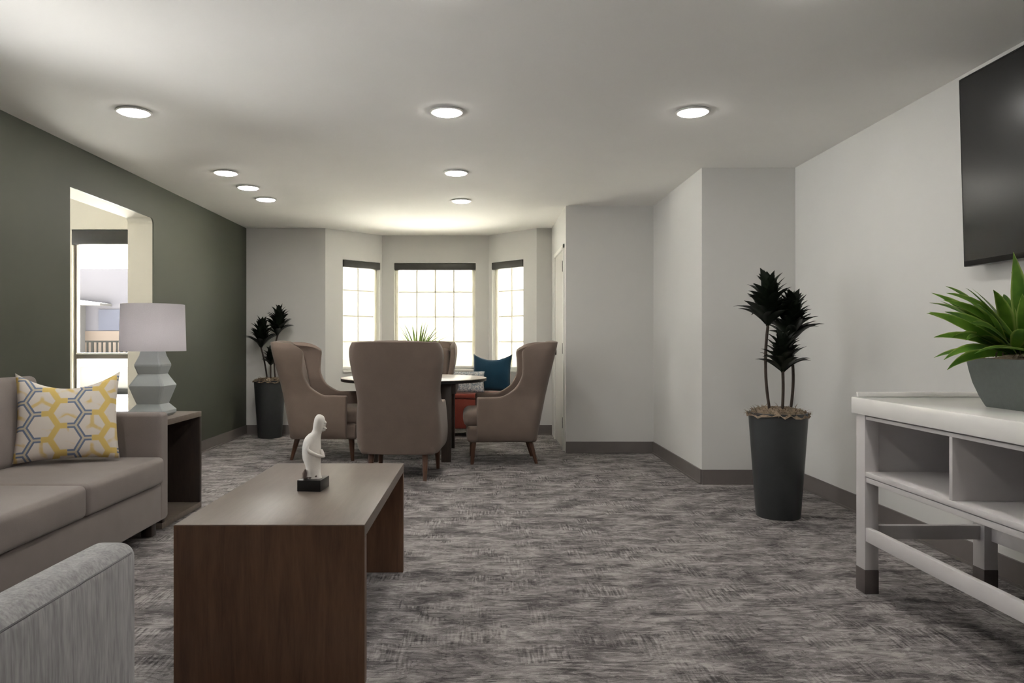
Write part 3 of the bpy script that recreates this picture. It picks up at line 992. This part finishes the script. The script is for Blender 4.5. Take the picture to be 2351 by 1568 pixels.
WG = 'wing chairs round the table'
def make_wing(label, loc, rz):
    t = thing('wing_chair', label, 'chair', loc, rz, WG)
    sh = obj('upholstered_shell', wing_shell(), M['wing'], t, 180)
    so_ = sh.modifiers.new('thickness', 'SOLIDIFY'); so_.thickness = 0.055; so_.offset = -1; so_.use_even_offset = False
    su = sh.modifiers.new('soft', 'SUBSURF'); su.levels = 1; su.render_levels = 2
    # padded inside back
    bm = rbox(0.56, 0.10, 0.60, 0.045, (0, 0.02, 0), 4, 6)
    bm.transform(Matrix.Translation((0, -0.322, 0.73)) @ Matrix.Rotation(R(11.5), 4, 'X'))
    obj('back_pad', bm, M['wing'], t, 180)
    cushion('seat_rail', (-0.30, 0.30, -0.30, 0.325, 0.20, 0.345), 0.03, M['wing'], t, (0, 0.006, 0))
    cushion('seat_cushion', (-0.277, 0.277, -0.27, 0.355, 0.33, 0.485), 0.06, M['wing'], t, (0, 0.006, 0.012))
    for sx in (1, -1):
        obj('leg', leg_bm((sx * .245, .265, .23), (sx * .252, .28, 0)), M['legwood'], t, 40)
        obj('leg', leg_bm((sx * .215, -.235, .23), (sx * .222, -.30, 0)), M['legwood'], t, 40)
    return t
w0 = make_wing('taupe wing chair seen from behind, nearest the coffee table', (-0.645, 6.15, 0), -0.07)
dup(w0, (-1.455, 7.08, 0), R(-90) - 0.04, 'taupe wing chair facing right, in front of the left planter')
dup(w0, (0.19, 6.88, 0), R(90) + 0.03, 'taupe wing chair facing left, nearest the grey door')
dup(w0, (-0.65, 8.07, 0), R(180) - 0.02, 'taupe wing chair backed to the bay window, mostly hidden across the table')

# round table
rt = thing('round_table', 'round pale-topped table with dark block legs between the wing chairs', 'table', (-0.655, 7.22, 0))
bm = bmesh.new()
add_lathe(bm, [(0.700, 0.742), (0.706, 0.745), (0.705, 0.749), (0.700, 0.750)], 72)
obj('table_top', bm, M['tabletop'], rt, 40)
bm = bmesh.new()
add_lathe(bm, [(0.690, 0.716), (0.704, 0.720), (0.706, 0.742), (0.700, 0.742)], 72)
obj('edge_band', bm, M['black'], rt, 40)
bm = bmesh.new()
for b in ((-.36, .36, -.42, -.36), (-.36, .36, .36, .42), (-.42, -.36, -.42, .42), (.36, .42, -.42, .42)):
    add_box(bm, *b, 0.62, 0.716, 0.002)
obj('apron', bm, M['espresso'], rt, 35)
for sx in (1, -1):
    for sy in (1, -1):
        bm = bmesh.new(); add_box(bm, sx * .335 - .045, sx * .335 + .045, sy * .445 - .045, sy * .445 + .045, 0, .716, .003)
        obj('leg', bm, M['espresso'], rt, 35)

# grass plant on the round table
random.seed(4)
gp = thing('potted_grass', 'small pot of bright strap grass on the round table', 'plant', (-0.62, 7.22, 0.75))
bm = bmesh.new()
add_lathe(bm, [(0.06, 0), (0.075, 0.01), (0.09, 0.13), (0.094, 0.14), (0.086, 0.14), (0.08, 0.125), (0.02, 0.12)], 32)
obj('pot', bm, M['bowl'], gp, 40)
bm = bmesh.new()
for k in range(46):
    a = random.uniform(0, 2 * PI)
    add_leaf(bm, (0.04 * math.cos(a) * random.random(), 0.04 * math.sin(a), 0.11), a, R(random.uniform(58, 88)), random.uniform(0.32, 0.50), random.uniform(0.014, 0.026), R(random.uniform(15, 60)), 8, 0.2, random.uniform(-.6, .6))
obj('foliage', bm, M['grass'], gp)

# ------------------------------------------------------------------ red bench in the bay with its cushions
be = thing('bench', 'rust red upholstered bench under the bay window', 'bench', (-0.19, 8.74, 0))
cushion('bench_seat', (-0.56, 0.56, -0.225, 0.225, 0.44, 0.495), 0.02, M['red'], be, (0, 0, 0.006))
box('bench_base', (-0.55, 0.55, -0.215, 0.215, 0.095, 0.436), M['red'], be, 0.01, 3)
for (x, y) in ((.5, .17), (-.5, .17), (.5, -.17), (-.5, -.17)):
    bm = bmesh.new(); add_box(bm, x - .025, x + .025, y - .025, y + .025, 0, .096, .003)
    obj('leg', bm, M['espresso'], be, 35)
bm = pillow_bm(0.48, 0.46, 0.15, 0.07, 22, 0.06)
bm.transform(Matrix.Rotation(R(-14), 4, 'X')); bm.transform(Matrix.Rotation(R(-14), 4, 'Z'))
tag(obj('throw_pillow', bm, M['blue'], None, 180, (0.125, 8.80, 0.728)), 'deep teal blue pillow propped on the red bench', 'pillow')
bm = pillow_bm(0.52, 0.27, 0.12, 0.04, 20, 0.0)
bm.transform(Matrix.Rotation(R(-24), 4, 'X'))
tag(obj('lumbar_pillow', bm, M['fleck'], None, 180, (-0.22, 8.66, 0.625)), 'grey and white flecked lumbar pillow on the red bench', 'pillow')

# ------------------------------------------------------------------ tall planters
def moss(name, r, z, parent, seed, h=0.03, rim=0.012):
    rnd = random.Random(seed)
    bm = bmesh.new()
    n1, n2 = 9, 36
    rings = []
    for i in range(n1):
        t = (i + 1) / n1
        rings.append([bm.verts.new((r * t * math.cos(2 * PI * k / n2) * (1 + (rnd.uniform(-.05, .09) if i == n1 - 1 else 0)), r * t * math.sin(2 * PI * k / n2) * (1 + (rnd.uniform(-.05, .09) if i == n1 - 1 else 0)), z + h * (1 - t ** 3) + rnd.uniform(-.012, .016) - (rim if i == n1 - 1 else 0))) for k in range(n2)])
    c = bm.verts.new((0, 0, z + h))
    for k in range(n2):
        bm.faces.new((c, rings[0][k], rings[0][(k + 1) % n2]))
    for a, b in zip(rings, rings[1:]):
        for k in range(n2):
            bm.faces.new((a[k], b[k], b[(k + 1) % n2], a[(k + 1) % n2]))
    for k in range(260):
        a = rnd.uniform(0, 2 * PI); q = r * math.sqrt(rnd.uniform(.2, 1.0))
        add_leaf(bm, (q * math.cos(a), q * math.sin(a), z + h * (1 - (q / r) ** 3) - 0.004), a + rnd.uniform(-1.5, 1.5), R(rnd.uniform(5, 70)), rnd.uniform(.03, .06), .006, R(rnd.uniform(60, 170)), 4, .1)
    return obj(name, bm, M['moss'], parent, 180)

def head_leaves(bm, p0, p1, n, rnd, ln, wd):
    p0 = Vector(p0); p1 = Vector(p1)
    for i in range(n):
        t = i / (n - 1)
        b = p0.lerp(p1, t)
        az = i * 2.39996 + rnd.uniform(-.3, .3)
        el = R(44 + 40 * t ** 1.3 + rnd.uniform(-9, 9))
        add_leaf(bm, b, az, el, ln * rnd.uniform(.85, 1.15) * (1.0 - 0.18 * t), wd * rnd.uniform(.85, 1.1), R(rnd.uniform(5, 25)), 8, 0.2, rnd.uniform(-.3, .3),
                 lambda t: max(0.03, math.sin(PI * (0.14 + 0.86 * t) ** 1.1)), curl=R(rnd.uniform(50, 110)) * (1 - .5 * t))

def tall_planter(label, loc, stems, seed, height=0.655):
    t = thing('potted_dracaena', label, 'potted plant', loc, 0, 'tall tapered planters with dark plants')
    bm = bmesh.new()
    add_lathe(bm, [(0.128, 0), (0.133, 0.006), (0.178, height - 0.004), (0.178, height), (0.166, height), (0.162, height - 0.03), (0.02, height - 0.035)], 56)
    obj('planter', bm, M['planter'], t, 40)
    moss('moss', 0.185, height - 0.008, t, seed)
    rnd = random.Random(seed)
    for base, mid, h0, h1, n, ln in stems:
        bm = bmesh.new()
        pts = []
        B, Mi, T0, T1 = Vector(base), Vector(mid), Vector(h0), Vector(h1)
        for k in range(13):
            s = k / 12
            pts.append(((1 - s) ** 2) * B + 2 * s * (1 - s) * Mi + s * s * T0)
        pts += [T0.lerp(T1, .5), T1]
        add_tube(bm, pts, [0.009] * 13 + [0.007, 0.004], 10)
        s_ = obj('stem', bm, M['stem'], t, 60)
        bm = bmesh.new()
        head_leaves(bm, T0, T1, n, rnd, ln, 0.064)
        obj('leaf_head', bm, M['darkleaf'], s_)
    return t
zt = 0.655
tall_planter('tall charcoal planter of dark foliage by the right niche wall', (1.87, 4.66, 0), [
    ((-.05, 0, zt), (-.10, 0, .92), (-.065, 0, 1.19), (-.06, 0.0, 1.38), 84, .215),
    ((.005, -.05, zt), (.015, -.05, .78), (.01, -.05, .90), (.01, -.05, 1.02), 60, .19),
    ((.085, .02, zt), (.125, .02, .90), (.085, .03, 1.08), (.105, .03, 1.27), 76, .215)], 11)
tall_planter('tall charcoal planter of dark foliage in the far corner by the green wall', (-2.43, 8.50, 0), [
    ((-.03, 0, zt), (-.05, 0, .85), (-.10, 0, 1.02), (-.085, 0, 1.21), 60, .23),
    ((.06, .02, zt), (.02, .02, .95), (.08, .02, 1.16), (.105, .02, 1.36), 60, .22),
    ((.02, -.04, zt), (.02, -.04, .75), (.02, -.04, .82), (.02, -.04, .93), 36, .15)], 23)

# ------------------------------------------------------------------ television
tv = thing('television', 'large black wall television above the grey console', 'television', (2.405, 2.78, 1.46))
TVW, TVH = 1.60, 0.905
tilt = Matrix.Translation((-0.07, 0, 0.0)) @ Matrix.Rotation(R(-1.6), 4, 'Y')
bm = bmesh.new(); add_box(bm, 0, 0.035, -TVW / 2, TVW / 2, 0, TVH, 0.004, mat=tilt)
obj('case', bm, M['bezel'], tv, 35)
bm = bmesh.new(); add_box(bm, -0.0015, 0.002, -TVW / 2 + 0.012, TVW / 2 - 0.012, 0.026, TVH - 0.010, mat=tilt)
obj('screen', bm, M['screen'], tv)
bm = bmesh.new(); add_box(bm, -0.015 - 0.04, 0.012, -0.25, 0.25, 0.25, 0.65, 0.004)
obj('wall_mount', bm, M['blackmetal'], tv, 35)

# ------------------------------------------------------------------ console
CX0, CX1 = 1.67, 2.25        # front / back faces of the legs
CY1, CY0 = 3.295, 1.27
cn = thing('console_table', 'grey console with open cubbies and pale top below the television', 'console table', ((CX0 + CX1) / 2, (CY0 + CY1) / 2, 0))
cm = Matrix.Translation((-(CX0 + CX1) / 2, -(CY0 + CY1) / 2, 0))
CTZ = 0.852
def cbox(name, b, mat, bev=0.003, label=None):
    o = box(name, b, mat, cn, bev, 2, cm)
    if label:
        o['label'] = label
    return o
cbox('console_top', (CX0 - 0.010, CX1 + 0.01, CY0 - 0.03, CY1 + 0.025, 0.780, CTZ), M['contop'], 0.004, 'glossy pale console top')
bm = bmesh.new()
add_box(bm, CX0 + 0.012, CX1 + 0.01, CY1 + 0.005, CY1 + 0.025, CTZ, CTZ + 0.022, 0.003, mat=cm)
add_box(bm, CX1 - 0.008, CX1 + 0.01, CY0 - 0.03, CY1 + 0.025, CTZ, CTZ + 0.022, 0.003, mat=cm)
obj('raised_lip', bm, M['contop'], cn, 35)
LEGW, LEGD = 0.06, 0.075
for x0 in (CX0, CX1 - LEGW):
    for y0 in (CY0, CY1 - LEGD):
        l = box('leg', (x0, x0 + LEGW, y0, y0 + LEGD, 0.104, 0.780), M['console'], cn, 0.002, 2, cm)
        box('leg_sock', (x0 - 0.001, x0 + LEGW + 0.001, y0 - 0.001, y0 + LEGD + 0.001, 0, 0.104), M['sock'], l, 0.002, 2, cm)['label'] = 'dark leg sock'
cbox('top_rail', (CX0 + 0.004, CX0 + 0.022, CY0 + LEGD, CY1 - LEGD, 0.760, 0.774), M['console'], 0.001)
cbox('carcass_roof', (CX0 + 0.03, CX1 - 0.005, CY0 + 0.02, CY1 - 0.02, 0.762, 0.779), M['console'], 0)
cbox('shelf', (CX0 + 0.002, CX1 - 0.004, CY0 + LEGD - 0.002, CY1 - LEGD + 0.002, 0.512, 0.533), M['console'], 0.002)
cbox('shelf_rail', (CX0 + 0.006, CX0 + 0.03, CY0 + LEGD - 0.002, CY1 - LEGD + 0.002, 0.486, 0.508), M['console'], 0.002)
for y in (CY1 - LEGD + 0.01, CY0 + LEGD - 0.03):
    cbox('end_panel', (CX0 + LEGW - 0.002, CX1 - 0.01, y, y + 0.02, 0.512, 0.775), M['console'], 0)
for y in (2.628, 2.02):
    cbox('divider', (CX0 + 0.004, CX1 - 0.012, y, y + 0.018, 0.533, 0.760), M['console'], 0.001)
cbox('back_panel', (CX1 - 0.012, CX1 - 0.002, CY0 + LEGD, CY1 - LEGD, 0.512, 0.775), M['console'], 0)
for x0 in (CX0 + 0.004, CX1 - 0.028):
    cbox('stretcher', (x0, x0 + 0.024, CY0 + LEGD - 0.01, CY1 - LEGD + 0.01, 0.229, 0.290), M['console'], 0.002)
for y0 in (CY0 + 0.02, CY1 - 0.05):
    cbox('stretcher', (CX0 + LEGW - 0.004, CX1 - LEGW + 0.004, y0, y0 + 0.026, 0.231, 0.292), M['console'], 0.002)

# planter on the console
pc = thing('bowl_planter', 'grey-green trough planter of striped strap leaves on the console', 'potted plant', (2.02, 2.62, CTZ))
def trough(bm):
    rings = []
    prof = [(0.0, 0.100, 0.205), (0.004, 0.103, 0.209), (0.04, 0.114, 0.228), (0.09, 0.126, 0.247), (0.14, 0.133, 0.260), (0.180, 0.137, 0.268), (0.184, 0.135, 0.266), (0.182, 0.124, 0.255), (0.15, 0.120, 0.248)]
    for z, hx, hy in prof:
        r = 0.02; ring = []
        for qx, qy, t0 in ((1, 1, 0), (-1, 1, PI / 2), (-1, -1, PI), (1, -1, 3 * PI / 2)):
            for k in range(5):
                th = t0 + k / 4 * PI / 2
                ring.append((qx * (hx - r) + r * math.cos(th), qy * (hy - r) + r * math.sin(th), z))
        rings.append(ring)
    add_loft(bm, rings)
bm = bmesh.new(); trough(bm)
obj('pot', bm, M['bowl'], pc, 40)
rnd = random.Random(8)
bm = bmesh.new()
gx, gy = 10, 18
g = [[bm.verts.new((-0.118 + 0.236 * i / gx, -0.245 + 0.49 * j / gy, 0.176 + 0.018 * (1 - (2 * i / gx - 1) ** 4) * (1 - (2 * j / gy - 1) ** 4) + rnd.uniform(-.004, .009))) for j in range(gy + 1)] for i in range(gx + 1)]
for i in range(gx):
    for j in range(gy):
        bm.faces.new((g[i][j], g[i + 1][j], g[i + 1][j + 1], g[i][j + 1]))
for k in range(160):
    add_leaf(bm, (rnd.uniform(-.11, .11), rnd.uniform(-.24, .24), 0.188), rnd.uniform(0, 6.28), R(rnd.uniform(5, 60)), rnd.uniform(.03, .055), .006, R(rnd.uniform(60, 170)), 4, .1)
obj('moss', bm, M['moss'], pc, 180)
bm = bmesh.new()
LP = lambda t: max(0.02, (math.sin(PI * min(1.0, 0.10 + 0.62 * t)) if t < .55 else math.sin(PI * (0.10 + 0.62 * .55)) * (1 - ((t - .55) / .45) ** 1.6)))
def lf(y, az, el, ln, wd, dr, tw=0.0, roll=0.0):
    add_leaf(bm, (rnd.uniform(-.03, .03), y, 0.185), R(az), R(el), ln, wd, R(dr), 11, 0.16, tw, LP, 0.0, roll)
c1 = 0.17
# long arching leaves that lean out over the end of the console
for az, el, ln, wd, dr in ((176, 34, .37, .060, 16), (186, 44, .37, .066, 22), (172, 52, .37, .064, 40), (184, 28, .35, .050, 40), (194, 20, .36, .046, 56), (168, 17, .27, .046, 46),
                           (198, 58, .37, .066, 34), (160, 44, .34, .056, 34), (208, 38, .35, .058, 44), (155, 60, .36, .062, 38), (216, 50, .37, .062, 46), (186, 66, .38, .068, 50), (178, 14, .30, .044, 62),
                           (190, 36, .39, .060, 26), (182, 58, .40, .066, 52), (204, 28, .34, .052, 40)):
    lf(c1 + rnd.uniform(-.035, .035), az, el, ln, wd, dr, rnd.uniform(-.3, .3), rnd.uniform(-1.0, -.45))
lf(c1 - .01, 200, 87, .40, .062, 10, 1.2)
lf(c1, 330, 80, .38, .06, 30, 0.3)
for k in range(34):
    lf(rnd.choice((c1, 0.02, -0.14)) + rnd.uniform(-.04, .04), rnd.uniform(100, 440), rnd.uniform(25, 85), rnd.uniform(.24, .38), rnd.uniform(.04, .058), rnd.uniform(20, 75), rnd.uniform(-.5, .5))
for v in bm.verts:      # keep the leaves clear of the wall behind
    if v.co.x > 0.36:
        v.co.x = 0.36 + (v.co.x - 0.36) * 0.1
obj('foliage', bm, M['leaf'], pc)

# ------------------------------------------------------------------ outside the windows
struct(box('ground', (-60, 60, 6.72, 18.5, -0.16, -0.10), M['concrete']))
struct(box('road', (-60, 60, 18.5, 60, -0.16, -0.10), M['asphalt']))
struct(box('ground_front', (-60, 60, -60, 6.72, -0.26, -0.20), M['concrete']))
struct(box('added_dark_ground', (-40, -3.1, -20, 3.6, -0.198, -0.15), M['dark_ground']))  # unseen dark ground, added to cut light bounced onto the ceiling
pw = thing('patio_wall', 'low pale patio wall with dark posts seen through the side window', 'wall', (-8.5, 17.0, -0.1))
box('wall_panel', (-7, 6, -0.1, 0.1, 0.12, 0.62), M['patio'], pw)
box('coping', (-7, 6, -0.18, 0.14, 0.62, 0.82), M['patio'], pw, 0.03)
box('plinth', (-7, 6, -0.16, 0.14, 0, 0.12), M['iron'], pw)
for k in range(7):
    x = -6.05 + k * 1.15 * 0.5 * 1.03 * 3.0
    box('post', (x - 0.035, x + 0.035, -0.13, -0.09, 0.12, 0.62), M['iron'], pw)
rl = thing('metal_railing', 'dark metal railing on top of the low patio wall outside', 'railing', (-8.5, 17.0, 0.72))
box('top_rail', (-0.6, 0.52, -0.02, 0.02, 0.36, 0.40), M['iron'], rl)
box('bottom_rail', (-0.6, 0.52, -0.015, 0.015, 0.03, 0.06), M['iron'], rl)
for k in range(10):
    x = -0.55 + k * 0.112
    box('baluster', (x - (0.028 if k % 3 == 1 else 0.016), x + (0.028 if k % 3 == 1 else 0.016), -0.012, 0.012, 0.0, 0.36), M['iron'], rl)
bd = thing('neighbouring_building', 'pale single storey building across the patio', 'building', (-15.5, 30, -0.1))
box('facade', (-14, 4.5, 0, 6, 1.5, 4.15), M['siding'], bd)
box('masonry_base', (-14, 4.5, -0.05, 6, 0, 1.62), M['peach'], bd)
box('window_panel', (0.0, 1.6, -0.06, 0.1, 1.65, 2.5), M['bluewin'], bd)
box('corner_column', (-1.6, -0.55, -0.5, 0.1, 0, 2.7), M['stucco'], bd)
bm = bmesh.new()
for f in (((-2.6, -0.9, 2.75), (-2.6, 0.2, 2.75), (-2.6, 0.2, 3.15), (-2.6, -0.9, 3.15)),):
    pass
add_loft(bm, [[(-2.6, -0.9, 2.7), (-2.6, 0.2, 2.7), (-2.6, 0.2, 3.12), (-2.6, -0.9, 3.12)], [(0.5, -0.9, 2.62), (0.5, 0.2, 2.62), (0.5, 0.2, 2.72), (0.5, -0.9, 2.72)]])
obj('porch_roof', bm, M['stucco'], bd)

b2 = thing('added_bay_backdrop', 'pale house wall added behind the bay to brighten its window shades', 'building', (0, 26, -0.1))  # house wall added to set how bright the bay shades look
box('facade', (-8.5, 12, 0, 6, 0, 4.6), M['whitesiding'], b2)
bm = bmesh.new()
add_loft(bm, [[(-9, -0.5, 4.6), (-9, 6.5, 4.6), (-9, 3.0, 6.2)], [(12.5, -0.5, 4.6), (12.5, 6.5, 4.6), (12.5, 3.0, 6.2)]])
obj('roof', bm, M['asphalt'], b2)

bpy.context.view_layer.update()
